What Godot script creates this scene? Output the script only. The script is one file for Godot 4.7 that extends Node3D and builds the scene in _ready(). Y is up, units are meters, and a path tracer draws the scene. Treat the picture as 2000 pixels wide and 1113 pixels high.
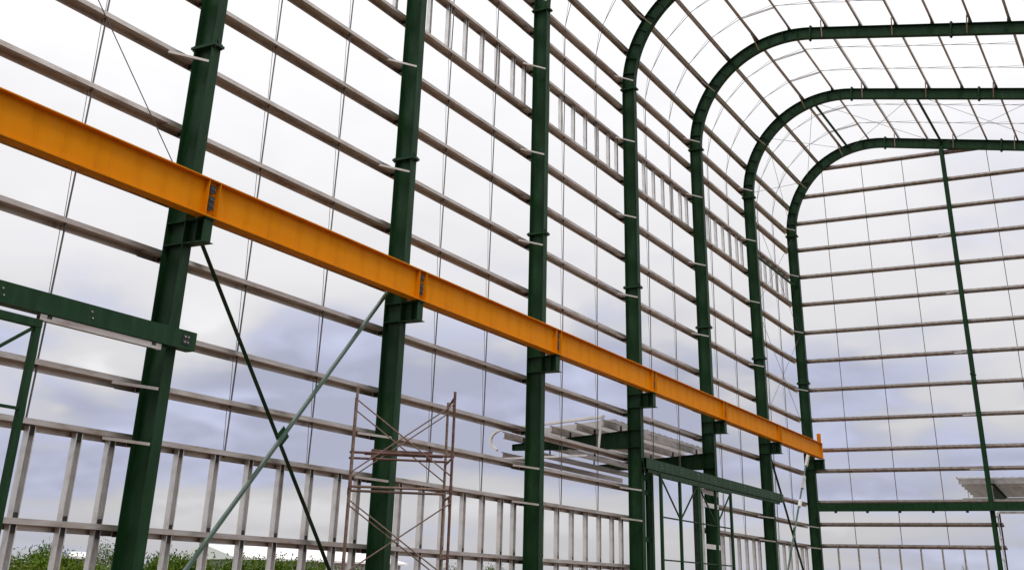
extends Node3D
# An unclad steel hall seen from inside: green portal frames with curved knees, orange crane beams,
# galvanised girts and purlins, sag rods, door tracks, canopies, a scaffold tower, scrub and a cloudy sky.

const D := 6.0                                   # frame spacing
const Z1 := -12.612                              # the first frame in view
const ARC_C := Vector3(3.95, 15.82, 0)           # centre of the curved knee
const ARC_R := 3.75                              # radius of its centre line
const TURN := 100.1                              # degrees that the knee turns through
const SLOPE := 0.1782                            # fall of the rafter
# under edge of each wall girt, from the eave down
const ROWS := [16.05, 15.16, 14.01, 12.80, 11.615, 10.43, 9.25, 8.06, 6.88, 6.00, 4.83, 4.053, 3.294, 2.095]
const BEAM_ROW := 8
const ORD := ["first", "second", "third", "fourth", "fifth", "sixth", "seventh", "eighth", "ninth", "tenth", "eleventh", "twelfth", "thirteenth", "fourteenth", "fifteenth"]
const STUDS := [0.165, 0.299, 0.433, 0.567, 0.701, 0.835, 0.936]

var rng := RandomNumberGenerator.new()
var used := {}
var meshes := {}
var M := {}

# ---------------------------------------------------------------- helpers
func numbered(called: String) -> String:
	used[called] = used.get(called, -1) + 1
	return called if used[called] == 0 else "%s_%03d" % [called, used[called]]

func thing(called: String, label: String, category: String, at := Vector3.ZERO, group := "") -> Node3D:
	var o := Node3D.new()
	o.name = numbered(called)
	add_child(o, true)
	o.position = at
	o.set_meta("label", label)
	o.set_meta("category", category)
	if group:
		o.set_meta("group", group)
	return o

func setting(called: String, mesh: Mesh, mat: Material, at := Vector3.ZERO) -> MeshInstance3D:
	var o := MeshInstance3D.new()
	o.name = numbered(called)
	o.mesh = mesh
	o.material_override = mat
	o.set_meta("kind", "structure")
	add_child(o, true)
	o.position = at
	return o

func org(parent: Node3D) -> Vector3:
	var p := Vector3.ZERO
	var n: Node = parent
	while n is Node3D and n != self:
		p += n.position
		n = n.get_parent()
	return p

func put(parent: Node3D, called: String, mesh: Mesh, t: Transform3D, mat: Material) -> MeshInstance3D:
	# t is given in world axes; its turn and size are worked into the mesh, so that nodes are only ever moved
	var o := MeshInstance3D.new()
	o.name = called
	o.mesh = baked(mesh, t.basis)
	o.material_override = mat
	parent.add_child(o, true)
	o.position = t.origin - org(parent)
	return o

func baked(mesh: Mesh, b: Basis) -> Mesh:
	if b.is_equal_approx(Basis.IDENTITY):
		return mesh
	var key := [mesh.get_instance_id()]
	for c in [b.x, b.y, b.z]:
		for v in [c.x, c.y, c.z]:
			key.append(roundi(v * 20000.0))
	if not meshes.has(key):
		var arrays := (mesh as PrimitiveMesh).get_mesh_arrays() if mesh is PrimitiveMesh else mesh.surface_get_arrays(0)
		var vs: PackedVector3Array = arrays[Mesh.ARRAY_VERTEX]
		var ns: PackedVector3Array = arrays[Mesh.ARRAY_NORMAL]
		var it := b.inverse().transposed()
		for i in vs.size():
			vs[i] = b * vs[i]
			ns[i] = (it * ns[i]).normalized()
		arrays[Mesh.ARRAY_VERTEX] = vs
		arrays[Mesh.ARRAY_NORMAL] = ns
		arrays[Mesh.ARRAY_TANGENT] = null
		arrays[Mesh.ARRAY_TEX_UV] = null
		var m := ArrayMesh.new()
		m.add_surface_from_arrays(Mesh.PRIMITIVE_TRIANGLES, arrays)
		meshes[key] = m
	return meshes[key]

func holder(parent: Node3D, called: String, at: Vector3) -> Node3D:
	var o := Node3D.new()
	o.name = called
	parent.add_child(o, true)
	o.position = at - org(parent)
	return o

func extrusion(key: String) -> ArrayMesh:
	# a unit length of a section along +z
	if meshes.has(key):
		return meshes[key]
	var pts: PackedVector2Array
	match key:
		"i400": pts = i_section(0.2, 0.4, 0.010, 0.015)
		"i600": pts = i_section(0.2, 0.59, 0.012, 0.018)
		"i300": pts = i_section(0.15, 0.3, 0.008, 0.012)
		"i280": pts = i_section(0.15, 0.28, 0.008, 0.012)
		"i360": pts = i_section(0.17, 0.36, 0.009, 0.014)
		"z": pts = PackedVector2Array([Vector2(0.018, 0.136), Vector2(0.004, 0.136), Vector2(0.004, 0.072), Vector2(0.19, 0.072), Vector2(0.19, 0.0), Vector2(0.172, 0.0), Vector2(0.172, 0.004), Vector2(0.186, 0.004), Vector2(0.186, 0.068), Vector2(0.0, 0.068), Vector2(0.0, 0.14), Vector2(0.018, 0.14)])
		"c": # a channel, open to -y
			pts = PackedVector2Array([Vector2(-0.07, -0.05), Vector2(-0.05, -0.05), Vector2(-0.05, -0.046), Vector2(-0.066, -0.046), Vector2(-0.066, 0.046), Vector2(0.066, 0.046), Vector2(0.066, -0.046), Vector2(0.05, -0.046), Vector2(0.05, -0.05), Vector2(0.07, -0.05), Vector2(0.07, 0.05), Vector2(-0.07, 0.05)])
		"c200": # a purlin of the canopies, open to +x
			pts = PackedVector2Array([Vector2(-0.03, -0.09), Vector2(0.03, -0.09), Vector2(0.03, -0.072), Vector2(0.027, -0.072), Vector2(0.027, -0.087), Vector2(-0.027, -0.087), Vector2(-0.027, 0.087), Vector2(0.027, 0.087), Vector2(0.027, 0.072), Vector2(0.03, 0.072), Vector2(0.03, 0.09), Vector2(-0.03, 0.09)])
		"l75":
			pts = PackedVector2Array([Vector2(-0.04, -0.04), Vector2(0.04, -0.04), Vector2(0.04, -0.032), Vector2(-0.032, -0.032), Vector2(-0.032, 0.04), Vector2(-0.04, 0.04)])
		"l40":
			pts = PackedVector2Array([Vector2(-0.02, -0.02), Vector2(0.02, -0.02), Vector2(0.02, -0.016), Vector2(-0.016, -0.016), Vector2(-0.016, 0.02), Vector2(-0.02, 0.02)])
		"rail":
			pts = PackedVector2Array([Vector2(-0.035, -0.04), Vector2(-0.012, -0.04), Vector2(-0.012, -0.036), Vector2(-0.031, -0.036), Vector2(-0.031, 0.036), Vector2(0.031, 0.036), Vector2(0.031, -0.036), Vector2(0.012, -0.036), Vector2(0.012, -0.04), Vector2(0.035, -0.04), Vector2(0.035, 0.04), Vector2(-0.035, 0.04)])
		"sq":
			pts = PackedVector2Array([Vector2(-0.5, -0.44), Vector2(-0.44, -0.5), Vector2(0.44, -0.5), Vector2(0.5, -0.44), Vector2(0.5, 0.44), Vector2(0.44, 0.5), Vector2(-0.44, 0.5), Vector2(-0.5, 0.44)])
	var area := 0.0
	for i in pts.size():
		area += pts[i].cross(pts[(i + 1) % pts.size()])
	if area < 0.0:
		pts.reverse()
	meshes[key] = sweep(pts, [Transform3D.IDENTITY, Transform3D(Basis.IDENTITY, Vector3(0, 0, 1))])
	return meshes[key]

func i_section(w: float, h: float, tw: float, tf: float) -> PackedVector2Array:
	var a := w / 2
	var b := h / 2
	var c := tw / 2
	return PackedVector2Array([Vector2(-a, -b), Vector2(a, -b), Vector2(a, -b + tf), Vector2(c, -b + tf), Vector2(c, b - tf), Vector2(a, b - tf), Vector2(a, b), Vector2(-a, b), Vector2(-a, b - tf), Vector2(-c, b - tf), Vector2(-c, -b + tf), Vector2(-a, -b + tf)])

func sweep(pts: PackedVector2Array, path: Array) -> ArrayMesh:
	var st := SurfaceTool.new()
	st.begin(Mesh.PRIMITIVE_TRIANGLES)
	for s in path.size() - 1:
		var f: Transform3D = path[s]
		var g: Transform3D = path[s + 1]
		for i in pts.size():
			var p := pts[i]
			var q := pts[(i + 1) % pts.size()]
			var e := (q - p).normalized()
			var n := Vector3(e.y, -e.x, 0)
			var va := [f * Vector3(p.x, p.y, 0), f * Vector3(q.x, q.y, 0), g * Vector3(q.x, q.y, 0), g * Vector3(p.x, p.y, 0)]
			var nf := f.basis * n
			var ng := g.basis * n
			var nn := [nf, nf, ng, ng]
			for k in [0, 3, 1, 1, 3, 2]:
				st.set_normal(nn[k].normalized())
				st.add_vertex(va[k])
	var tri := Geometry2D.triangulate_polygon(pts)
	for end in 2:
		var t: Transform3D = path[0] if end == 0 else path[path.size() - 1]
		var n := t.basis.z.normalized() * (-1.0 if end == 0 else 1.0)
		for k in range(0, tri.size(), 3):
			var order := [0, 1, 2] if end == 0 else [0, 2, 1]
			for j in order:
				var p := pts[tri[k + j]]
				st.set_normal(n)
				st.add_vertex(t * Vector3(p.x, p.y, 0))
	return st.commit()

func bar(parent: Node3D, called: String, key: String, a: Vector3, b: Vector3, up: Vector3, mat: Material, sx := 1.0, sy := 1.0) -> MeshInstance3D:
	var z := b - a
	var zn := z.normalized()
	var y := (up - zn * up.dot(zn)).normalized()
	var x := y.cross(zn)
	return put(parent, called, extrusion(key), Transform3D(Basis(x * sx, y * sy, z), a), mat)

func tube(parent: Node3D, called: String, a: Vector3, b: Vector3, r: float, mat: Material) -> MeshInstance3D:
	if not meshes.has("tube"):
		var c := CylinderMesh.new()
		c.top_radius = 1.0
		c.bottom_radius = 1.0
		c.height = 1.0
		c.radial_segments = 8
		c.rings = 0
		meshes["tube"] = c
	var y := b - a
	var yn := y.normalized()
	var s := Vector3.RIGHT if absf(yn.x) < 0.9 else Vector3.UP
	var x := yn.cross(s).normalized()
	var z := x.cross(yn)
	return put(parent, called, meshes["tube"], Transform3D(Basis(x * r, y, z * r), (a + b) / 2), mat)

func box(parent: Node3D, called: String, c: Vector3, size: Vector3, mat: Material, turn := Basis.IDENTITY) -> MeshInstance3D:
	if not meshes.has("box"):
		meshes["box"] = BoxMesh.new()
	return put(parent, called, meshes["box"], Transform3D(turn * Basis.from_scale(size), c), mat)

func plate(pts: PackedVector2Array, thick: float) -> ArrayMesh:
	# a flat plate in x and y, its thickness along z
	var area := 0.0
	for i in pts.size():
		area += pts[i].cross(pts[(i + 1) % pts.size()])
	if area < 0.0:
		pts.reverse()
	return sweep(pts, [Transform3D(Basis.IDENTITY, Vector3(0, 0, -thick / 2)), Transform3D(Basis.IDENTITY, Vector3(0, 0, thick / 2))])

func fz(k: float) -> float:
	return Z1 - (k - 1.0) * D              # frames are numbered 0 (left of the picture), 1 .. 7

# ---------------------------------------------------------------- materials
func tex(seed_: int, freq: float, oct: int, stops: Array, size := 512, second := 0.0) -> ImageTexture:
	# colour stops [place, Color in sRGB] over one noise, with a finer one laid over it
	var n := FastNoiseLite.new()
	n.seed = seed_
	n.noise_type = FastNoiseLite.TYPE_SIMPLEX_SMOOTH
	n.frequency = freq
	n.fractal_octaves = oct
	var a := n.get_seamless_image(size, size)
	n.seed = seed_ + 77
	n.frequency = freq * 6.0
	var b := n.get_seamless_image(size, size)
	var da := a.get_data()
	var db := b.get_data()
	var g := Gradient.new()
	g.offsets = PackedFloat32Array(stops.map(func(s): return s[0]))
	g.colors = PackedColorArray(stops.map(func(s): return s[1]))
	var lut := []
	for i in 256:
		lut.append(g.sample(i / 255.0))
	var out := PackedByteArray()
	out.resize(size * size * 3)
	for i in size * size:
		var v := clampi(int(da[i] * (1.0 - second) + db[i] * second), 0, 255)
		var c: Color = lut[v]
		out[i * 3] = c.r8
		out[i * 3 + 1] = c.g8
		out[i * 3 + 2] = c.b8
	return ImageTexture.create_from_image(Image.create_from_data(size, size, false, Image.FORMAT_RGB8, out))

func lin(r: float, g: float, b: float) -> Color:
	return Color(r, g, b).linear_to_srgb()

func mat(called: String, t: Texture2D, rough: float, metal := 0.0, scale := 0.5, rough_t: Texture2D = null) -> StandardMaterial3D:
	var m := StandardMaterial3D.new()
	m.resource_name = called
	m.albedo_texture = t
	m.roughness = rough
	m.metallic = metal
	m.metallic_specular = 0.2 if called in ["orange", "soil", "grass"] else (0.3 if called == "green" else 0.5)
	if rough_t:
		m.roughness_texture = rough_t
		m.roughness_texture_channel = BaseMaterial3D.TEXTURE_CHANNEL_RED
	m.uv1_triplanar = true
	m.uv1_world_triplanar = true
	m.uv1_scale = Vector3.ONE * scale
	if called in ["green", "orange"]:
		m.uv1_scale = Vector3(scale * 1.8, scale * 0.45, scale * 1.8)      # runs of rain and dust down the steel
	elif called in ["zinc"]:
		m.uv1_scale = Vector3(scale * 2.0, scale * 2.0, scale * 0.4)       # streaks along the rolled lengths
	M[called] = m
	return m

func materials() -> void:
	var grain := tex(11, 0.012, 5, [[0.2, Color(0.62, 0.62, 0.62)], [0.8, Color(0.98, 0.98, 0.98)]], 512, 0.35)
	mat("green", tex(1, 0.010, 5, [[0.15, lin(0.007, 0.032, 0.011)], [0.5, lin(0.010, 0.044, 0.0155)], [0.75, lin(0.014, 0.053, 0.020)], [0.92, lin(0.030, 0.066, 0.034)]], 512, 0.25), 0.6, 0.0, 0.45, grain)
	mat("green_pale", tex(2, 0.010, 5, [[0.2, lin(0.05, 0.11, 0.075)], [0.6, lin(0.08, 0.15, 0.11)], [0.9, lin(0.13, 0.20, 0.16)]], 512, 0.3), 0.5, 0.0, 0.6, grain)
	mat("orange", tex(3, 0.008, 5, [[0.06, lin(0.48, 0.155, 0.002)], [0.2, lin(0.61, 0.205, 0.001)], [0.45, lin(0.70, 0.242, 0.001)], [0.7, lin(0.73, 0.254, 0.001)], [0.92, lin(0.60, 0.26, 0.025)]], 512, 0.25), 0.75, 0.0, 0.3, grain)
	mat("zinc", tex(4, 0.014, 5, [[0.1, lin(0.32, 0.25, 0.21)], [0.35, lin(0.50, 0.445, 0.405)], [0.65, lin(0.60, 0.555, 0.525)], [0.9, lin(0.68, 0.655, 0.635)]], 512, 0.2), 0.48, 0.75, 0.35, grain)
	mat("zinc_bright", tex(5, 0.014, 5, [[0.12, lin(0.58, 0.56, 0.54)], [0.5, lin(0.74, 0.73, 0.72)], [0.88, lin(0.82, 0.82, 0.815)]], 512, 0.2), 0.45, 0.65, 0.5, grain)
	mat("rod", tex(6, 0.02, 3, [[0.2, lin(0.10, 0.095, 0.09)], [0.8, lin(0.20, 0.19, 0.18)]], 256, 0.4), 0.5, 0.4, 1.0)
	mat("clip", tex(7, 0.02, 3, [[0.2, lin(0.016, 0.018, 0.017)], [0.8, lin(0.05, 0.052, 0.05)]], 256, 0.4), 0.6, 0.2, 1.5)
	mat("bolt", tex(8, 0.03, 2, [[0.2, lin(0.35, 0.34, 0.32)], [0.8, lin(0.6, 0.6, 0.58)]], 128, 0.4), 0.4, 0.6, 2.0)
	mat("white", tex(9, 0.012, 4, [[0.15, lin(0.78, 0.78, 0.78)], [0.8, lin(0.86, 0.86, 0.87)]], 256, 0.3), 0.45, 0.0, 0.6)
	mat("rust", tex(10, 0.02, 5, [[0.15, lin(0.09, 0.05, 0.04)], [0.4, lin(0.17, 0.11, 0.09)], [0.6, lin(0.25, 0.18, 0.145)], [0.85, lin(0.34, 0.28, 0.23)]], 256, 0.5), 0.75, 0.1, 1.2)
	mat("oxide", tex(12, 0.02, 4, [[0.2, lin(0.07, 0.035, 0.032)], [0.5, lin(0.13, 0.065, 0.055)], [0.8, lin(0.24, 0.15, 0.125)]], 256, 0.4), 0.8, 0.0, 1.2)
	mat("soil", tex(13, 0.006, 6, [[0.15, lin(0.10, 0.06, 0.042)], [0.5, lin(0.15, 0.10, 0.072)], [0.85, lin(0.21, 0.15, 0.11)]], 512, 0.4), 0.95, 0.0, 0.06)
	mat("grass", tex(14, 0.008, 6, [[0.15, lin(0.035, 0.055, 0.012)], [0.5, lin(0.06, 0.095, 0.02)], [0.85, lin(0.11, 0.12, 0.04)]], 512, 0.5), 0.95, 0.0, 0.08)
	mat("bark", tex(15, 0.03, 4, [[0.2, lin(0.06, 0.045, 0.03)], [0.8, lin(0.15, 0.12, 0.09)]], 128, 0.4), 0.9, 0.0, 1.0)
	mat("cladding", tex(16, 0.01, 4, [[0.2, lin(0.40, 0.41, 0.43)], [0.8, lin(0.52, 0.53, 0.55)]], 256, 0.3), 0.6, 0.1, 0.2)
	var sheet := mat("sheet", tex(17, 0.01, 4, [[0.2, lin(0.84, 0.84, 0.84)], [0.8, lin(0.90, 0.90, 0.90)]], 256, 0.3), 0.5, 0.0, 0.4)
	sheet.backlight_enabled = true
	sheet.backlight = Color(1.0, 1.0, 1.0)
	var m := StandardMaterial3D.new()
	m.resource_name = "leaf"
	m.vertex_color_use_as_albedo = true
	m.roughness = 0.7
	m.metallic_specular = 0.2
	m.backlight_enabled = true
	m.backlight = Color(0.5, 0.62, 0.14)
	m.cull_mode = BaseMaterial3D.CULL_DISABLED
	M["leaf"] = m

# ---------------------------------------------------------------- sky
func sky_panorama() -> ImageTexture:
	var w := 3072
	var h := 1536
	# cloud banks as they stand in the photograph: azimuth, elevation, half widths (degrees), how much darker
	var banks := [[-38.94, 7.31, 6.3, 2.55, 0.55], [-31.15, 7.17, 5.4, 2.58, 0.5], [-40.0, 11.88, 3.6, 1.3, 0.16], [-37.78, 9.6, 5.2, 1.9, 0.3], [-24.76, 9.67, 3.96, 1.91, 0.4], [-12.29, 4.33, 3.68, 0.75, 0.55], [-6.56, 5.48, 2.45, 0.42, 0.4], [-13.13, 9.65, 2.75, 1.38, 0.25], [-10.39, 11.42, 3.37, 0.92, 0.2], [-48.81, 6.93, 2.87, 0.87, 0.3], [-50.29, 4.46, 2.98, 1.26, 0.4], [-25.74, 5.48, 3.37, 1.37, 0.35], [-20.61, 8.31, 1.93, 1.4, 0.3], [-43.69, 10.73, 1.67, 1.64, -0.5], [-48.51, 8.96, 3.39, 0.89, -0.2], [-40.33, 3.01, 9.36, 0.54, -0.35], [-12.47, 2.63, 6.31, 0.63, -0.3], [-48.91, 5.08, 1.95, 0.26, -0.25], [-32.0, 19.0, 28.0, 6.0, -0.62], [-31.0, 7.0, 14.0, 3.0, 0.22], [-9.0, 12.0, 9.0, 5.0, -0.2], [-8.0, 7.5, 6.0, 2.0, -0.2], [-53.0, 14.0, 6.0, 3.5, -0.35], [-40.0, 13.5, 6.0, 1.6, -0.3], [-43.5, 11.0, 1.9, 1.5, -0.35], [-36.0, 6.0, 9.0, 1.6, 0.4], [-46.0, 5.2, 5.0, 0.9, 0.4], [-40.0, 4.2, 6.0, 0.6, 0.3], [-49.0, 3.4, 3.0, 0.5, 0.3], [-22.0, 5.0, 5.0, 0.9, 0.3]]
	var big := FastNoiseLite.new()
	big.seed = 5
	big.frequency = 0.55
	big.fractal_octaves = 5
	var fine := FastNoiseLite.new()
	fine.seed = 23
	fine.frequency = 2.2
	fine.fractal_octaves = 6
	var px := PackedFloat32Array()
	px.resize(w * h * 3)
	for y in h:
		var el := 90.0 - (y + 0.5) / h * 180.0
		if el < -0.5:
			for x in w:
				var k := (y * w + x) * 3
				px[k] = 0.30
				px[k + 1] = 0.27
				px[k + 2] = 0.23
			continue
		var se := sin(deg_to_rad(el))
		var ce := cos(deg_to_rad(el))
		var light := 0.54 + 1.22 * se
		var low := exp(-pow((el - 6.5) / 5.5, 2.0))
		var mid := exp(-pow((el - 14.0) / 7.0, 2.0))
		var haze := exp(-maxf(el, 0.0) / 1.6)
		var step := 1 if el < 34.0 else 4                       # plain cloud cover overhead needs less detail
		for x in range(0, w, step):
			var az := wrapf((x + 0.5) / w * 360.0, -180.0, 180.0)      # the panorama begins at -z
			var ar := deg_to_rad(az)
			var d := Vector3(sin(ar) * ce, se, -cos(ar) * ce)
			var flat := d / (se + 0.16)                     # clouds lie in layers: they close up towards the horizon
			var warp := big.get_noise_3d(flat.x * 1.7 + 40.0, flat.y, flat.z * 1.7) * 0.5
			var n1 := big.get_noise_3d(flat.x + warp, flat.y * 0.3, flat.z - warp)
			var n2 := fine.get_noise_3d(flat.x + warp, flat.y * 0.5, flat.z)
			var heap := fine.get_noise_3d(az * 0.045 + 9.0, el * 0.075, 3.0)        # cumulus heaps seen from the side
			var f := 0.10 + 0.16 * low + 0.12 * mid + n1 * 0.75 + n2 * (0.28 + 0.3 * low) + heap * 0.55
			if el < 36.0:
				for b in banks:
					var u: float = (az - b[0]) / b[2]
					var v: float = (el - b[1]) / b[3]
					var q := u * u + v * v
					if q < 6.0:
						f += b[4] * exp(-q)
			var dark := smoothstep(0.0, 0.8, f) * (1.0 - smoothstep(9.0, 25.0, el) * 0.88) * (1.0 - haze * 0.5)
			var br := light * (1.0 + 0.07 * n2 + 0.30 * smoothstep(0.0, 0.45, -f) * low + 0.06 * heap)
			var deep := maxf(0.96, 1.08 + 0.50 * n2 + 0.40 * heap)            # lighter and darker folds within a bank
			var k := (y * w + x) * 3
			px[k] = lerpf(br * 0.985, 0.395 * deep, dark)
			px[k + 1] = lerpf(br * 0.975, 0.42 * deep, dark)
			px[k + 2] = lerpf(br * 1.0, 0.55 * deep, dark)
			for j in range(1, step):
				px[k + j * 3] = px[k]
				px[k + j * 3 + 1] = px[k + 1]
				px[k + j * 3 + 2] = px[k + 2]
	return ImageTexture.create_from_image(Image.create_from_data(w, h, false, Image.FORMAT_RGBF, px.to_byte_array()))

# ---------------------------------------------------------------- portal frames
func arc_point(deg: float, r: float) -> Vector3:
	var a := deg_to_rad(deg)
	return ARC_C + Vector3(-cos(a), sin(a), 0) * r

func rafter_point(x: float, off := 0.0) -> Vector3:
	# on the rafter's centre line, lifted by off along its normal
	var e := arc_point(TURN, ARC_R)
	var t := Vector3(1, -SLOPE, 0).normalized()
	var n := Vector3(SLOPE, 1, 0).normalized()
	return e + t * ((x - e.x) / t.x) + n * off

func splice(parent: Node3D, at: Vector3, along: Vector3, mat_: Material) -> void:
	# a bolted joint: two end plates, standing out beyond the flanges, with gussets and bolts
	var y := along.normalized()
	var x := y.cross(Vector3(0, 0, 1)).normalized()
	var turn := Basis(x, y, Vector3(0, 0, 1))
	var p := box(parent, "splice_plate", at, Vector3(0.53, 0.044, 0.232), mat_, turn)
	for s in [-1.0, 1.0]:
		for k in [-1.0, 1.0]:
			for e in [-1.0, 1.0]:
				tube(p, "bolt", at + turn * Vector3(s * 0.235, k * 0.022, e * 0.075), at + turn * Vector3(s * 0.235, k * 0.05, e * 0.075), 0.016, M.clip)
		var gus := PackedVector2Array([Vector2(s * 0.2, 0.022), Vector2(s * 0.26, 0.022), Vector2(s * 0.2, 0.14)])
		put(p, "gusset", plate(gus, 0.012), Transform3D(turn, at), mat_)

func frame(k: int) -> void:
	var z := fz(k)
	var o := thing("portal_frame", "green steel column with curved knee and roof rafter, %s frame from left" % ORD[maxi(k - 1, 0)] if k > 0 else "green steel frame standing just outside the left edge", "steel frame", Vector3(0.2, 0, z), "green portal frames")
	var Zv := Vector3(0, 0, z)
	var g: Material = M.green
	box(o, "base_plate", Vector3(0.2, 0.0125, z), Vector3(0.56, 0.025, 0.34), g)
	bar(o, "lower_column", "i400", Vector3(0.2, 0.025, z), Vector3(0.2, 9.549, z), Vector3.RIGHT, g)
	splice(o, Vector3(0.2, 9.571, z), Vector3.UP, g)
	bar(o, "upper_column", "i400", Vector3(0.2, 9.593, z), Vector3(0.2, 15.798, z), Vector3.RIGHT, g)
	splice(o, Vector3(0.2, 15.82, z), Vector3.UP, g)
	# the knee
	if not meshes.has("knee"):
		var path := []
		for i in 41:
			var deg := lerpf(0.35, TURN - 0.35, i / 40.0)
			var a := deg_to_rad(deg)
			var along := Vector3(sin(a), cos(a), 0)
			var inward := Vector3(cos(a), -sin(a), 0)
			path.append(Transform3D(Basis(Vector3(0, 0, 1), inward, along), arc_point(deg, ARC_R)))
		var sec := i_section(0.2, 0.4, 0.010, 0.015)
		meshes["knee"] = sweep(sec, path)
	var knee := put(o, "curved_knee", meshes["knee"], Transform3D(Basis.IDENTITY, Zv), g)
	for i in 12:
		var deg := 8.0 + i * 7.75
		var a := deg_to_rad(deg)
		var turn := Basis(Vector3(cos(a), -sin(a), 0), Vector3(sin(a), cos(a), 0), Vector3(0, 0, 1))
		box(knee, "stiffener", arc_point(deg, ARC_R) + Zv, Vector3(0.368, 0.010, 0.194), g, turn)
	var t := Vector3(1, -SLOPE, 0).normalized()
	var n := Vector3(SLOPE, 1, 0).normalized()
	splice(o, rafter_point(arc_point(TURN, ARC_R).x) + Zv, t, g)
	var xs := [arc_point(TURN, ARC_R).x, 9.23, 15.4, 20.0]
	for i in 3:
		bar(o, "rafter", "i400", rafter_point(xs[i] + 0.022) + Zv, rafter_point(xs[i + 1] - (0.022 if i < 2 else 0.0)) + Zv, n, g)
		if i < 2:
			splice(o, rafter_point(xs[i + 1]) + Zv, t, g)
	# the low side of the hall
	var top := rafter_point(20.0, -0.2).y
	bar(o, "low_side_column", "i400", Vector3(19.8, 0.025, z), Vector3(19.8, top, z), Vector3.RIGHT, g)
	box(o, "base_plate", Vector3(19.8, 0.0125, z), Vector3(0.56, 0.025, 0.34), g)
	# bracket that carries the crane beam
	var br := bar(o, "crane_bracket", "i360", Vector3(0.401, 6.39, z), Vector3(0.77, 6.39, z), Vector3.UP, g)
	box(br, "bearing_plate", Vector3(0.61, 6.5765, z), Vector3(0.41, 0.012, 0.22), g)
	box(br, "bottom_plate", Vector3(0.62, 6.203, z), Vector3(0.43, 0.012, 0.2), g)
	box(br, "end_plate", Vector3(0.776, 6.39, z), Vector3(0.011, 0.36, 0.19), g)
	box(br, "stiffener", Vector3(0.62, 6.39, z), Vector3(0.011, 0.33, 0.166), g)
	for y in [6.563, 6.213]:
		for s in [-1.0, 1.0]:
			box(o, "web_stiffener", Vector3(0.2, y, z + s * 0.0515), Vector3(0.368, 0.012, 0.092), g)
	if k == 4 or k == 5:
		for y in [5.62, 5.17]:
			for s in [-1.0, 1.0]:
				box(o, "web_stiffener", Vector3(0.2, y, z + s * 0.0515), Vector3(0.368, 0.012, 0.092), g)

# ---------------------------------------------------------------- girts and purlins
func bay_text(k: int) -> String:
	return "left of the first column" if k == 0 else "between %s and %s columns from left" % [ORD[k - 1], ORD[k]]

func rods(parent: Node3D, at: Vector3, up: Vector3, out: Vector3, gap: float, r := 0.008) -> void:
	# a pair of sag rods from this girt's web down to the next one's
	tube(parent, "sag_rod", at + up * 0.10 + out * 0.06, at - up * (gap - 0.03) + out * 0.075, r * 1.6, M.rod)
	tube(parent, "sag_rod", at + up * 0.10 + out * 0.13 + Vector3(0, 0, 0.02), at - up * (gap - 0.03) + out * 0.085 + Vector3(0, 0, 0.02), r * 0.6, M.rod)

func girt_shape(o: Node3D, k: float, base: Vector3, up: Vector3, out: Vector3, nudge: float) -> void:
	# base: where the under edge of the section meets the outer face of the frames (z is ignored)
	var p := base + (out + up) * nudge
	# rolled lengths are never quite true
	var da := up * rng.randf_range(-0.008, 0.008)
	var db := up * rng.randf_range(-0.008, 0.008)
	bar(o, "section", "z", Vector3(p.x, p.y, fz(k) + 0.42) + da, Vector3(p.x, p.y, fz(k + 1) - 0.42) + db, up, M.zinc)
	var c := base + out * 0.095 + up * 0.03
	box(o, "cleat", Vector3(c.x, c.y, fz(k) + 0.012), Vector3(0.15, 0.075, 0.010), M.clip, Basis(out, up, Vector3(0, 0, 1)) if out.x == 0 else Basis(-out, up, Vector3(0, 0, 1)))

func flange_brace(o: Node3D, z: float, base: Vector3, up: Vector3, out: Vector3) -> void:
	var a := base + up * 0.045 + out * 0.03
	var b := base + up * 0.0 - out * 0.385
	bar(o, "flange_brace", "l40", Vector3(a.x, a.y, z + 0.62), Vector3(b.x, b.y, z + 0.118), up, M.zinc)

func stud(o: Node3D, x: float, top: float, bottom: float, z: float, wide := 0.84) -> void:
	var s := bar(o, "stud", "c", Vector3(x, bottom, z), Vector3(x, top, z), Vector3.LEFT, M.zinc_bright, wide, 0.9)
	for e in [[top - 0.05, 0.10], [bottom + 0.035, 0.06]]:
		box(s, "clip", Vector3(x + 0.012, e[0], z - 0.005), Vector3(0.05, e[1], 0.085), M.clip)

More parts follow.
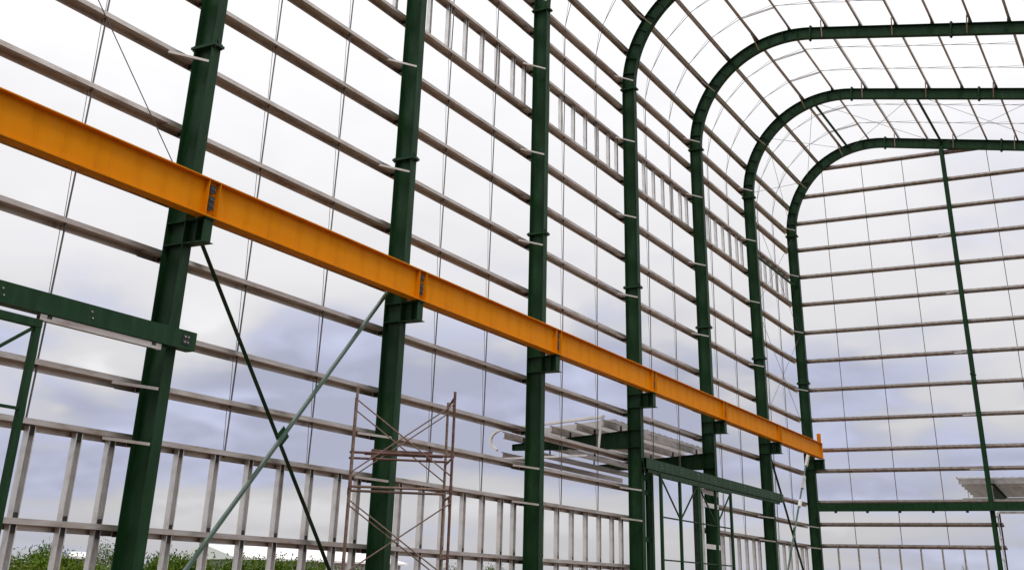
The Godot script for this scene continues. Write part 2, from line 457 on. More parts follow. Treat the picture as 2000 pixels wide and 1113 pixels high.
func wall_girts() -> void:
	var up := Vector3.UP
	var out := Vector3.LEFT
	for k in 7:
		for i in ROWS.size():
			if k == 4 and i >= 11:
				continue                                    # the doorway
			var h: float = ROWS[i]
			var which := ""
			if i < BEAM_ROW:
				which = "%s above the orange beam" % ORD[BEAM_ROW - 1 - i]
			elif i == BEAM_ROW:
				which = "directly behind the orange beam"
			else:
				which = "%s below the orange beam" % ORD[i - BEAM_ROW - 1]
			var o := thing("wall_girt", "galvanised girt %s, %s" % [which, bay_text(k)], "girt", Vector3(0, h, (fz(k) + fz(k + 1)) / 2), "wall girts")
			var base := Vector3(0, h, 0)
			girt_shape(o, k, base, up, out, 0.0 if k % 2 == 0 else -0.0055)
			if i in [0, 2, 4, 6, 11, 12]:
				flange_brace(o, fz(k + 1), base, up, out)
			if i < 12:
				var gap: float = h - ROWS[i + 1]
				if not (k == 4 and i == 10):
					for f in [0.325, 0.68]:
						rods(o, Vector3(0, h, fz(k) - f * D), up, out, gap, 0.0085)
			# framing of the window bands
			if i == 2:
				for f in STUDS:
					stud(o, -0.11, h + 0.064, ROWS[3] + 0.143, fz(k) - f * D, 0.68)
			if i == 12 or i == 13:
				var low: float = ROWS[13] + 0.143 if i == 12 else 0.95 + 0.143
				for f in STUDS:
					stud(o, -0.11, h + 0.064, low, fz(k) - f * D)
		if k != 4:
			var o := thing("wall_girt", "galvanised sill girt just above the ground, %s" % bay_text(k), "girt", Vector3(0, 0.95, (fz(k) + fz(k + 1)) / 2), "wall girts")
			girt_shape(o, k, Vector3(0, 0.95, 0), up, out, 0.0 if k % 2 == 0 else -0.0055)

func purlins() -> void:
	# round the knee, then along the roof
	var places := []
	for i in 5:
		places.append([19.0 + i * 17.55, 0.0])
	for i in 6:
		places.append([-1.0, 5.125 + 1.172 * i])
	for k in range(2, 7):
		for i in places.size():
			if k == 2 and i > 1 or k == 3 and i > 6:
				continue
			var base: Vector3
			var up: Vector3
			var out: Vector3
			var arc: bool = places[i][0] >= 0.0
			if arc:
				var a := deg_to_rad(places[i][0])
				base = arc_point(places[i][0], ARC_R + 0.2)
				up = Vector3(sin(a), cos(a), 0)
				out = Vector3(-cos(a), sin(a), 0)
			else:
				base = rafter_point(places[i][1], 0.2)
				up = Vector3(1, -SLOPE, 0).normalized()
				out = Vector3(SLOPE, 1, 0).normalized()
			var label := "galvanised purlin, %s up the curved eave, between %s and %s frames" % [ORD[i], ORD[k - 1], ORD[k]] if arc else "galvanised roof purlin, %s past the curved eave, between %s and %s frames" % [ORD[i - 5], ORD[k - 1], ORD[k]]
			var o := thing("roof_purlin", label, "purlin", Vector3(base.x, base.y, (fz(k) + fz(k + 1)) / 2), "roof purlins")
			girt_shape(o, k, base - up * 0.07, up, out, 0.0 if k % 2 == 0 else -0.0055)
			if i in [1, 3, 5, 7, 9]:
				flange_brace(o, fz(k + 1), base - up * 0.07, up, out)
			# ties back to the one before
			var prev: Vector3
			if i == 0:
				prev = Vector3(0, ROWS[0] + 0.07, 0)
			elif places[i - 1][0] >= 0.0:
				prev = arc_point(places[i - 1][0], ARC_R + 0.2)
			else:
				prev = rafter_point(places[i - 1][1], 0.2)
			for f in [0.325, 0.68]:
				var zz := Vector3(0, 0, fz(k) - f * D)
				tube(o, "sag_rod", base + out * 0.06 + zz, prev + out * 0.10 + zz, 0.010, M.rod)
				tube(o, "sag_rod", base + out * 0.15 + zz + Vector3(0, 0, 0.02), prev + out * 0.07 + zz + Vector3(0, 0, 0.02), 0.006, M.rod)
				if i == 4:
					bar(o, "spacer_bar", "l40", base + out * 0.03 + zz, prev + out * 0.06 + zz, out, M.zinc)

# ---------------------------------------------------------------- crane beams
func crane_beams() -> void:
	for k in 7:
		var za := fz(k) - 0.004
		var zb := fz(k + 1) + 0.004
		if k == 6:
			zb = fz(7) + 0.08
		var x := 0.72
		var o := thing("crane_beam", "orange crane runway beam %s" % bay_text(k), "crane beam", Vector3(x, 6.592, (za + zb) / 2), "orange crane runway beams")
		bar(o, "girder", "i600", Vector3(x, 6.887, za), Vector3(x, 6.887, zb), Vector3.UP, M.orange)
		for e in [[za - 0.12, 1.0], [zb + 0.12, 1.0]]:
			for s in [-1.0, 1.0]:
				box(o, "end_stiffener", Vector3(x + s * 0.0515, 6.887, e[0]), Vector3(0.089, 0.55, 0.012), M.orange)
		if k < 6:
			# bolted joint over the bracket
			for y in [[7.04, 0.13], [6.82, 0.22]]:
				var p := box(o, "joint_plate", Vector3(x + 0.054, y[0], zb - 0.004), Vector3(0.012, y[1], 0.12), M.clip)
				for i in (2 if y[1] > 0.15 else 1):
					for s in [-1.0, 1.0]:
						tube(p, "bolt", Vector3(x + 0.06, y[0] + (i * 2 - 1) * 0.05 * (1.0 if y[1] > 0.15 else 0.0), zb - 0.004 + s * 0.026), Vector3(x + 0.078, y[0] + (i * 2 - 1) * 0.05 * (1.0 if y[1] > 0.15 else 0.0), zb - 0.004 + s * 0.026), 0.013, M.rod)
		else:
			var st := box(o, "end_stop", Vector3(x - 0.02, 7.37, fz(7) + 0.2), Vector3(0.16, 0.37, 0.02), M.orange)
			box(st, "rib", Vector3(x - 0.02, 7.34, fz(7) + 0.27), Vector3(0.02, 0.31, 0.12), M.orange)
		tube(o, "rail_clip_bar", Vector3(x, 7.196, za), Vector3(x, 7.196, zb), 0.014, M.orange)

# ---------------------------------------------------------------- bracing
func cross_braces() -> void:
	for k in [1, 6]:
		var za := fz(k)
		var zb := fz(k + 1)
		for s in 2:
			var lean: String = "falling to the right" if s == 0 else "rising to the right"
			var o := thing("cross_brace", "%s angle brace %s %s" % ["dark green" if s == 0 else ("pale green" if k == 1 else "partly wrapped green"), lean, bay_text(k)], "brace", Vector3(0.2, 0.5, (za + zb) / 2), "diagonal wall braces")
			var x := 0.155 if s == 0 else 0.245
			var a := Vector3(x, 6.95, za - 0.12) if s == 0 else Vector3(x, 0.6, za - 0.12)
			var b := Vector3(x, 0.45, zb + 0.12) if s == 0 else Vector3(x, 6.98, zb + 0.12)
			bar(o, "angle", "l75", a, b, Vector3(1, 0, 0) if s == 0 else Vector3(0.3, -1, -0.6), M.green if s == 0 else M.green_pale)
			for e in [[a, -1.0], [b, 1.0]]:
				var c: Vector3 = e[0]
				box(o, "gusset", Vector3(0.2, c.y, c.z + (0.02 if e[1] < 0 else -0.02)), Vector3(0.012, 0.3, 0.26), M.green)
			if s == 1:
				var mid := (a + b) / 2
				box(o, "joint_plate", Vector3(0.198, mid.y - 0.02, mid.z), Vector3(0.012, 0.22, 0.22), M.green, Basis(Vector3.RIGHT, 0.8))
			if s == 1 and k == 6:
				var dir := (a - b).normalized()
				for f in [[0.15, 0.95], [1.5, 2.15], [2.75, 3.1]]:
					bar(o, "plastic_wrap", "sq", b + dir * f[0], b + dir * f[1], Vector3(0.3, -1, -0.6), M.white, 0.1, 0.1)

func rod_brace(label: String, a: Vector3, b: Vector3, r := 0.008) -> void:
	var o := thing("tie_rod", label, "tie rod", b if b.y < a.y else a, "thin diagonal tie rods")
	var d := (b - a).normalized()
	tube(o, "rod", a, b, r, M.rod)
	for e in [[a, d], [b, -d]]:
		var p: Vector3 = e[0]
		var q: Vector3 = e[1]
		tube(o, "turnbuckle", p + q * 0.25, p + q * 0.45, r * 1.9, M.clip)

func rod_braces() -> void:
	rod_brace("thin tie rod running up left from first column at the orange beam", Vector3(0.2, 7.12, fz(1) + 0.02), Vector3(0.2, 12.9, fz(0) - 0.02))
	var za := fz(6) - 0.02
	var zb := fz(7) + 0.02
	var lv := [7.3, 11.5, 15.7]
	for i in 2:
		var at: String = ["lower", "upper"][i]
		rod_brace("%s thin tie rod rising right in the last wall bay" % at, Vector3(0.2, lv[i], za), Vector3(0.2, lv[i + 1], zb))
		rod_brace("%s thin tie rod falling right in the last wall bay" % at, Vector3(0.23, lv[i + 1], za), Vector3(0.23, lv[i], zb))
	var ks := [arc_point(3.0, ARC_R), arc_point(40.0, ARC_R), arc_point(75.8, ARC_R), rafter_point(6.9), rafter_point(11.4)]
	var wh := ["lower part of the curved eave", "upper part of the curved eave", "roof beside the curved eave", "roof right of the far post"]
	for i in 4:
		var p: Vector3 = ks[i]
		var q: Vector3 = ks[i + 1]
		rod_brace("thin tie rod rising to the far frame, %s" % wh[i], Vector3(p.x, p.y, za), Vector3(q.x, q.y, zb))
		rod_brace("thin tie rod crossing back from the far frame, %s" % wh[i], Vector3(p.x + 0.01, p.y - 0.025, zb), Vector3(q.x + 0.01, q.y - 0.025, za))
	for a in [[arc_point(75.8, ARC_R + 0.1), "beside the purlin of the curved eave", 0.055], [rafter_point(6.9, 0.08), "above the far post", 0.055], [Vector3(0.2, 13.6, 0), "beside the upper window band", 0.05]]:
		var c: Vector3 = a[0]
		var o := thing("strut_tube", "dark tube strut %s, sixth to seventh frame" % a[1], "strut", Vector3(c.x, c.y, (za + zb) / 2), "tube struts")
		tube(o, "tube", Vector3(c.x, c.y, za + 0.015), Vector3(c.x, c.y, zb - 0.015), a[2], M.green)
		for z in [za - 0.005 + 0.012, zb + 0.005 - 0.012]:
			box(o, "end_plate", Vector3(c.x, c.y, z), Vector3(0.16, 0.16, 0.012), M.green)

# ---------------------------------------------------------------- doors
func door_track(za: float, zb: float, label: String, y0: float, rail_a: float, rail_b: float) -> void:
	var x := 0.52
	var o := thing("door_track", label, "door track", Vector3(x, y0, (za + zb) / 2), "green door track beams")
	bar(o, "beam", "i360", Vector3(x, y0 + 0.135, za), Vector3(x, y0 + 0.135, zb), Vector3.UP, M.green, 1.0, 0.75)
	box(o, "face_plate", Vector3(x + 0.09, y0 + 0.135, (za + zb) / 2), Vector3(0.008, 0.266, za - zb), M.green)
	bar(o, "rail", "rail", Vector3(x + 0.03, y0 - 0.045, rail_a), Vector3(x + 0.03, y0 - 0.045, rail_b), Vector3.UP, M.zinc if zb > -14.0 else M.green)
	var n := int((rail_a - rail_b) / 1.4)
	for i in n + 1:
		box(o, "hanger", Vector3(x + 0.03, y0 - 0.02, lerpf(rail_a - 0.15, rail_b + 0.15, float(i) / n)), Vector3(0.085, 0.05, 0.07), M.clip)
	var e := box(o, "end_bolt_plate", Vector3(x + 0.099, y0 + 0.135, zb + 0.22), Vector3(0.008, 0.14, 0.14), M.clip)
	for i in 4:
		var q := Vector3(x + 0.103, y0 + 0.135 + (i % 2 - 0.5) * 0.075, zb + 0.22 + (i / 2 - 0.5) * 0.065)
		tube(e, "bolt", q, q + Vector3(0.02, 0, 0), 0.013, M.bolt)
	var z := za - 1.1
	while z > zb + 1.2:
		for i in 2:
			var q := Vector3(x + 0.094, y0 + 0.135 + (i - 0.5) * 0.08, z + (i - 0.5) * 0.03)
			tube(o, "bolt", q, q + Vector3(0.016, 0, 0), 0.012, M.bolt)
		z -= 1.45

func door_leaf(za: float, zb: float, label: String) -> void:
	var x := 0.7
	var top := 4.47
	var o := thing("door_leaf", label, "sliding door", Vector3(x, 0.06, (za + zb) / 2), "unclad sliding door leaves")
	var zm := (za + zb) / 2
	for z in [za, zm, zb]:
		bar(o, "stile", "sq", Vector3(x, 0.06, z), Vector3(x, top - 0.055, z), Vector3.RIGHT, M.green, 0.095 if z != zm else 0.085, 0.075)
	bar(o, "top_rail", "sq", Vector3(x, top, za + 0.048), Vector3(x, top, zb - 0.048), Vector3.UP, M.green, 0.075, 0.105)
	bar(o, "bottom_rail", "sq", Vector3(x, 0.11, za - 0.05), Vector3(x, 0.11, zb + 0.05), Vector3.UP, M.green, 0.07, 0.1)
	for y in [3.43, 2.375, 1.3]:
		for p in [[za, zm], [zm, zb]]:
			bar(o, "cross_rail", "sq", Vector3(x, y, p[0] - 0.047), Vector3(x, y, p[1] + 0.047), Vector3.UP, M.green, 0.045, 0.035)
	for p in [[za - 0.05, zm + 0.045], [zb + 0.05, zm - 0.045]]:
		bar(o, "diagonal", "sq", Vector3(x, top - 0.06, p[0]), Vector3(x, 3.46, p[1]), Vector3.RIGHT, M.green, 0.04, 0.035)
	for z in [za - 0.3, zb + 0.3]:
		box(o, "roller_bracket", Vector3(x - 0.11, top + 0.045, z), Vector3(0.2, 0.02, 0.1), M.clip)

func doors() -> void:
	door_track(fz(0) + 1.2, fz(1) - 0.27, "green door track beam crossing the first column below the orange beam", 4.635, fz(1) + 2.55, fz(1) + 0.38)
	door_track(fz(4) + 0.27, fz(6) - 0.5, "green door track beam from fourth to past sixth column", 4.60, fz(4) + 0.1, fz(6) - 0.1)
	door_leaf(fz(1) + 5.55, fz(1) + 2.66, "green door leaf frame under the track at the left edge")
	door_leaf(fz(4) - 0.5, fz(4) - 3.37, "green sliding door leaf frame beside the fourth column")
	door_leaf(fz(4) - 3.50, fz(4) - 6.34, "green sliding door leaf frame in front of the fifth column")
	# jambs of the doorway
	var z := fz(4) - 1.52
	var o := thing("door_jamb", "dark green jamb post standing right of the fourth column", "door jamb", Vector3(-0.05, 0, z))
	bar(o, "post", "i280", Vector3(-0.05, 0, z), Vector3(-0.05, 4.82, z), Vector3.RIGHT, M.green, 0.95, 0.7)
	box(o, "trim", Vector3(-0.12, 2.35, z - 0.24), Vector3(0.16, 4.7, 0.02), M.white)
	for y in [4.5, 4.1, 2.9, 1.6]:
		box(o, "tie", Vector3(-0.05, y, (z + 0.1 + fz(4) - 0.1) / 2), Vector3(0.06, 0.12, fz(4) - z - 0.2), M.green)
	z = fz(4) - 5.27
	o = thing("door_jamb", "pale trimmed jamb post standing left of the fifth column", "door jamb", Vector3(-0.05, 0, z))
	bar(o, "post", "c", Vector3(-0.05, 0, z), Vector3(-0.05, 4.82, z), Vector3.LEFT, M.zinc_bright, 0.7, 1.2)
	box(o, "edge_strip", Vector3(-0.05, 2.4, z + 0.072), Vector3(0.15, 4.8, 0.03), M.clip)
	for y in [4.39, 4.02, 2.87, 1.7]:
		box(o, "tie", Vector3(0.425, y, fz(5) + 0.76), Vector3(0.03, 0.13, 1.4), M.white)
	box(o, "tie_post", Vector3(0.40, 2.3, fz(5) + 1.42), Vector3(0.05, 4.6, 0.06), M.zinc_bright)

# ---------------------------------------------------------------- canopies
func side_canopy() -> void:
	var za := fz(4) + 1.2
	var zb := fz(5) - 1.2
	var o := thing("door_canopy", "unfinished canopy over the doorway outside fourth and fifth columns", "canopy", Vector3(-1.9, 5.1, (za + zb) / 2))
	for k in [4, 5]:
		var arm := PackedVector2Array([Vector2(-0.005, 5.60), Vector2(-3.62, 5.33), Vector2(-3.62, 5.19), Vector2(-0.005, 5.14)])
		var a := put(o, "arm", plate(arm, 0.012), Transform3D(Basis.IDENTITY, Vector3(0, 0, fz(k))), M.green)
		bar(a, "flange", "sq", Vector3(-0.005, 5.606, fz(k)), Vector3(-3.62, 5.336, fz(k)), Vector3.UP, M.green, 0.15, 0.014)
		bar(a, "flange", "sq", Vector3(-0.005, 5.134, fz(k)), Vector3(-3.62, 5.184, fz(k)), Vector3.UP, M.green, 0.15, 0.014)
		box(a, "end_plate", Vector3(-3.627, 5.26, fz(k)), Vector3(0.012, 0.17, 0.15), M.green)
	var xs := [-0.26, -1.06, -1.82, -2.56, -3.30]
	for x in xs:
		var y: float = 5.61 + x * 0.0745 + 0.095
		var p := bar(o, "purlin", "c200", Vector3(x, y, za), Vector3(x, y, zb), Vector3.UP, M.zinc)
		for k in [4, 5]:
			box(p, "cleat", Vector3(x + 0.04, y - 0.02, fz(k) + 0.02), Vector3(0.012, 0.14, 0.09), M.clip)
	var sheet := PackedVector2Array()
	var n := 34
	var top := PackedVector2Array()
	var bot := PackedVector2Array()
	for i in n + 1:
		var z := lerpf(za - 0.3, zb + 0.3, float(i) / n)
		var lift := 0.0 if i % 2 == 0 else 0.028
		top.append(Vector2(z, lift + 0.002))
		bot.append(Vector2(z, lift))
	bot.reverse()
	sheet.append_array(top)
	sheet.append_array(bot)
	# ribbed sheet: profile along z, drawn out along x
	var dir := Vector3(-3.2, -3.2 * 0.0745, 0)
	var st := sweep(_ccw(sheet), [Transform3D(Basis(Vector3(0, 0, 1), Vector3(0, 1, 0), Vector3(-1, 0, 0)), Vector3(-0.1, 5.802, 0)), Transform3D(Basis(Vector3(0, 0, 1), Vector3(0, 1, 0), Vector3(-1, 0, 0)), Vector3(-0.1, 5.802, 0) + dir)])
	put(o, "roof_sheet", st, Transform3D.IDENTITY, M.sheet)
	# white edge trim at the near end with its rounded nose
	bar(o, "edge_trim", "sq", Vector3(-0.2, 5.84, za + 0.02), Vector3(-3.25, 5.62, za + 0.02), Vector3.UP, M.white, 0.09, 0.07)
	bar(o, "edge_trim", "sq", Vector3(-0.26, 5.79, za + 0.05), Vector3(-0.36, 4.98, za + 0.05), Vector3.RIGHT, M.white, 0.05, 0.05)
	var nose := []
	for i in 13:
		var a := deg_to_rad(i * 150.0 / 12.0)
		var c := Vector3(-3.25, 5.32, za + 0.02)
		var along := Vector3(-cos(a), -sin(a), 0)
		var outw := Vector3(-sin(a), cos(a), 0)
		nose.append(Transform3D(Basis(outw.cross(along), outw, along), c + outw * 0.3 * Vector3(1.5, 1, 1)))
	put(o, "curved_trim", sweep(PackedVector2Array([Vector2(-0.05, -0.035), Vector2(0.05, -0.035), Vector2(0.05, 0.035), Vector2(-0.05, 0.035)]), nose), Transform3D.IDENTITY, M.white)
	# frame of the soffit below
	for x in [-1.3, -2.35, -3.36]:
		bar(o, "soffit_channel", "c200", Vector3(x, 4.99 + x * 0.012, za - 0.05), Vector3(x, 4.99 + x * 0.012, zb), Vector3.UP, M.zinc, 1.0, 0.75)
	bar(o, "soffit_edge", "sq", Vector3(-0.7, 4.86, za), Vector3(-3.42, 4.83, za), Vector3.UP, M.zinc_bright, 0.05, 0.05)
	for z in [fz(4), fz(4.5), fz(5)]:
		for x in [-1.1, -2.5]:
			box(o, "soffit_hanger", Vector3(x, 5.13, z - 0.12), Vector3(0.04, 0.3, 0.02), M.clip)

func _ccw(pts: PackedVector2Array) -> PackedVector2Array:
	var area := 0.0
	for i in pts.size():
		area += pts[i].cross(pts[(i + 1) % pts.size()])
	if area < 0.0:
		pts.reverse()
	return pts

func end_canopy() -> void:
	var z0 := fz(7) - 0.34
	var z1 := z0 - 3.5
	var o := thing("door_canopy", "grey underside of the canopy behind the far end wall", "canopy", Vector3(9.2, 5.1, (z0 + z1) / 2))
	for x in [6.95, 12.4]:
		var arm := PackedVector2Array([Vector2(0, 5.62), Vector2(-3.4, 5.36), Vector2(-3.4, 5.2), Vector2(0, 5.1)])
		var turn := Basis(Vector3(0, 0, 1), Vector3(0, 1, 0), Vector3(-1, 0, 0))
		var a := put(o, "arm", plate(arm, 0.012), Transform3D(turn, Vector3(x, 0, z0)), M.green)
		bar(a, "flange", "sq", Vector3(x, 5.627, z0), Vector3(x, 5.367, z0 - 3.4), Vector3.UP, M.green, 0.15, 0.014)
		bar(a, "flange", "sq", Vector3(x, 5.093, z0), Vector3(x, 5.193, z0 - 3.4), Vector3.UP, M.green, 0.15, 0.014)
	for i in 6:
		var z := z0 - 0.12 - i * 0.64
		var y := 5.63 - (z0 - z) * 0.0765 + 0.098
		bar(o, "purlin", "c200", Vector3(5.74, y, z), Vector3(13.6, y, z), Vector3.UP, M.zinc_bright)
	# sheet seen from below
	var prof := PackedVector2Array()
	var bot := PackedVector2Array()
	for i in 53:
		var x := lerpf(5.74, 13.6, i / 52.0)
		var lift := 0.0 if i % 2 == 0 else 0.03
		prof.append(Vector2(x, lift + 0.002))
		bot.append(Vector2(x, lift))
	bot.reverse()
	prof.append_array(bot)
	var b := Basis(Vector3(1, 0, 0), Vector3(0, 1, 0), Vector3(0, 0, 1))
	put(o, "roof_sheet", sweep(_ccw(prof), [Transform3D(b, Vector3(0, 5.826 - 3.45 * 0.0765, z1)), Transform3D(b, Vector3(0, 5.826, z0))]), Transform3D.IDENTITY, M.sheet)
	box(o, "fascia", Vector3(9.5, 5.28, z1 - 0.03), Vector3(8.4, 0.19, 0.02), M.zinc_bright)
	bar(o, "edge_trim", "sq", Vector3(5.70, 5.86, z0), Vector3(5.70, 5.58, z1 - 0.02), Vector3.UP, M.zinc, 0.03, 0.05)
	bar(o, "edge_trim", "sq", Vector3(5.55, 5.40, z1 - 0.02), Vector3(5.55, 5.6, z1 - 0.02), Vector3.RIGHT, M.zinc, 0.03, 0.03)

# ---------------------------------------------------------------- far end wall
func end_wall() -> void:
	var zo := fz(7) - 0.102                     # outer face of the last frame
	var xe := 6.87
	var o := thing("end_post", "slim green post standing in the far end wall", "post", Vector3(xe, 0, zo + 0.15))
	var top := rafter_point(xe, -0.2).y
	bar(o, "lower_post", "i300", Vector3(xe, 0.02, zo + 0.15), Vector3(xe, 9.55, zo + 0.15), Vector3(0, 0, 1), M.green)
	bar(o, "upper_post", "i300", Vector3(xe, 9.59, zo + 0.15), Vector3(xe, top + 0.03, zo + 0.15), Vector3(0, 0, 1), M.green)
	box(o, "splice_plate", Vector3(xe, 9.57, zo + 0.15), Vector3(0.19, 0.04, 0.36), M.green)
	box(o, "base_plate", Vector3(xe, 0.01, zo + 0.15), Vector3(0.3, 0.02, 0.42), M.green)
	var rows := [18.72, 17.53, 16.345, 15.156, 13.973, 12.787, 11.595, 10.416, 9.247, 8.059, 6.881, 6.09, 4.92, 4.11, 3.335]
	for i in rows.size():
		var h: float = rows[i]
		for side in 2:
			if side == 1 and i > 12:
				continue                        # the end doorway
			var xa := 0.05
			if i == 0:
				xa = 1.45
			elif i == 1:
				xa = 0.55
			elif i == 2:
				xa = 0.2
			var xb := xe + 0.3
			if side == 1:
				xa = xe - 0.3
				xb = 13.75 if i > 0 else 8.6
			var g := thing("end_girt", "galvanised girt, %s from top of far end wall, %s of the end post" % [ORD[i], "left" if side == 0 else "right"], "girt", Vector3((xa + xb) / 2, h, zo), "far end wall girts")
			var nd := 0.0 if side == 0 else 0.0055
			bar(g, "section", "z", Vector3(xa, h - nd, zo - 0.002 + nd), Vector3(xb, h - nd, zo - 0.002 + nd), Vector3.UP, M.zinc)
			if i < rows.size() - 1 and not (side == 1 and i > 11):
				var gap: float = h - rows[i + 1]
				var n := 0
				for f in ([1.72, 3.44, 5.16] if side == 0 else [8.6, 10.3, 12.0]):
					if f < xa or f > xb:
						continue
					tube(g, "sag_rod", Vector3(f, h + 0.1, zo - 0.07), Vector3(f, h - gap + 0.04, zo - 0.09), 0.014, M.rod)
					n += 1
			if i in [3, 5, 7, 9, 11] and side == 0:
				bar(g, "flange_brace", "l40", Vector3(xe - 0.6, h + 0.03, zo - 0.02), Vector3(xe - 0.08, h, zo + 0.29), Vector3.UP, M.zinc_bright)
			if i == rows.size() - 1:
				for f in 8:
					bar(g, "stud", "c", Vector3(0.99 + f * 0.778, 1.2, zo - 0.11), Vector3(0.99 + f * 0.778, h + 0.064, zo - 0.11), Vector3(1, 0, 0), M.zinc, 0.8, 0.55)
	var sill := thing("end_girt", "galvanised sill girt just above the ground in the far end wall", "girt", Vector3(3.4, 1.05, zo), "far end wall girts")
	bar(sill, "section", "z", Vector3(0.05, 1.05, zo - 0.002), Vector3(xe + 0.1, 1.05, zo - 0.002), Vector3.UP, M.zinc)
	# track of the end door
	var zt := zo + 0.42
	var t := thing("door_track", "green door track beam across the far end wall", "door track", Vector3(7.0, 4.62, zt), "green door track beams")
	bar(t, "beam", "i280", Vector3(0.45, 4.77, zt), Vector3(13.6, 4.77, zt), Vector3.UP, M.green)
	box(t, "face_plate", Vector3(7.0, 4.77, zt + 0.08), Vector3(13.1, 0.27, 0.008), M.green)
	for i in 5:
		box(t, "hanger", Vector3(1.15 + i * 1.22, 4.60, zt), Vector3(0.09, 0.06, 0.08), M.clip)
	bar(t, "rail", "rail", Vector3(xe + 0.25, 4.57, zt), Vector3(13.6, 4.57, zt), Vector3.UP, M.zinc_bright)
	var j := thing("door_jamb", "thin trimmed jamb strip right of the far end post", "door jamb", Vector3(xe + 0.2, 0, zo))
	bar(j, "post", "sq", Vector3(xe + 0.22, 0, zo + 0.04), Vector3(xe + 0.22, 4.6, zo + 0.04), Vector3.RIGHT, M.clip, 0.05, 0.05)
	bar(j, "trim", "sq", Vector3(xe + 0.15, 0, zo + 0.02), Vector3(xe + 0.15, 4.6, zo + 0.02), Vector3.RIGHT, M.white, 0.03, 0.05)
	for i in 6:
		box(j, "tie", Vector3(xe + 0.15, 4.45 - i * 0.72, zo + 0.05), Vector3(0.14, 0.07, 0.03), M.white)

# ---------------------------------------------------------------- scaffold
func scaffold() -> void:
	var nl := Vector3(1.24, 0, -16.165)
	var nr := Vector3(2.54, 0, -17.18)
	var away := Vector3(-0.597, 0, -0.802) * 1.3
	var o := thing("scaffold_tower", "rusty tube scaffold tower standing in front of the second column", "scaffold", (nl + nr + away) / 2)
	var lifts := [0.1, 1.5, 3.02, 4.59]
	for i in 3:
		for p in [nl, nr]:
			var f := holder(o, "end_frame", p + Vector3(0, lifts[i], 0))
			var a: Vector3 = p
			var b: Vector3 = p + away
			var y0: float = lifts[i]
			var y1: float = lifts[i + 1]
			for q in [a, b]:
				tube(f, "post", q + Vector3(0, y0, 0), q + Vector3(0, y1 - 0.004, 0), 0.024, M.rust if p == nl else (M.oxide if q == a else M.rust))
				tube(f, "coupling", q + Vector3(0, y0 - 0.05, 0), q + Vector3(0, y0 + 0.07, 0), 0.031, M.oxide)
			tube(f, "rung", a + Vector3(0, y1 - 0.09, 0), b + Vector3(0, y1 - 0.09, 0), 0.019, M.rust)
			tube(f, "rung", a + Vector3(0, y0 + 0.50, 0), b + Vector3(0, y0 + 0.50, 0), 0.017, M.rust)
			tube(f, "stay", a + Vector3(0, y1 - 0.45, 0), a.lerp(b, 0.3) + Vector3(0, y1 - 0.09, 0), 0.014, M.rust)
		for s in [Vector3.ZERO, away]:
			var lo: float = lifts[i] + 0.22
			var hi: float = lifts[i + 1] - 0.2
			var off := Vector3(0.02, 0, 0.02)
			tube(o, "diagonal_brace", nl + s + Vector3(0, lo, 0) + off, nr + s + Vector3(0, hi, 0) + off, 0.0115, M.rust)
			tube(o, "diagonal_brace", nl + s + Vector3(0, hi, 0) - off, nr + s + Vector3(0, lo, 0) - off, 0.0115, M.rust)
	# deck bearers
	for s in [0.12, 0.88]:
		var c: Vector3 = away * s
		tube(o, "ledger", nl + c + Vector3(0, 3.56, 0) - (nr - nl) * 0.03, nr + c + Vector3(0, 3.56, 0) + (nr - nl) * 0.03, 0.020, M.oxide)
		tube(o, "ledger", nl + c + Vector3(0, 3.03, 0), nr + c + Vector3(0, 3.03, 0), 0.021, M.rust)
	var mid := (nl + nr) / 2 + away * 0.3
	var along := (nr - nl).normalized()
	var turn := Basis(along, Vector3.UP, along.cross(Vector3.UP))
	var pl := box(o, "steel_plank", mid + Vector3(0, 3.605, 0), Vector3(1.0, 0.045, 0.24), M.oxide, turn)
	for s in [-0.47, 0.47]:
		box(pl, "hook", mid + along * s + Vector3(0, 3.57, 0), Vector3(0.08, 0.13, 0.26), M.oxide, turn)
	box(o, "board", mid + along * 0.06 + away * 0.32 + Vector3(0, 3.61, 0), Vector3(1.35, 0.03, 0.2), M.rust, turn)
	for q in [nl, nr, nl + away, nr + away]:
		box(o, "foot_plate", q + Vector3(0, 0.008, 0), Vector3(0.14, 0.016, 0.14), M.rust)
		tube(o, "jack_screw", q + Vector3(0, 0.016, 0), q + Vector3(0, 0.1, 0), 0.015, M.rust)

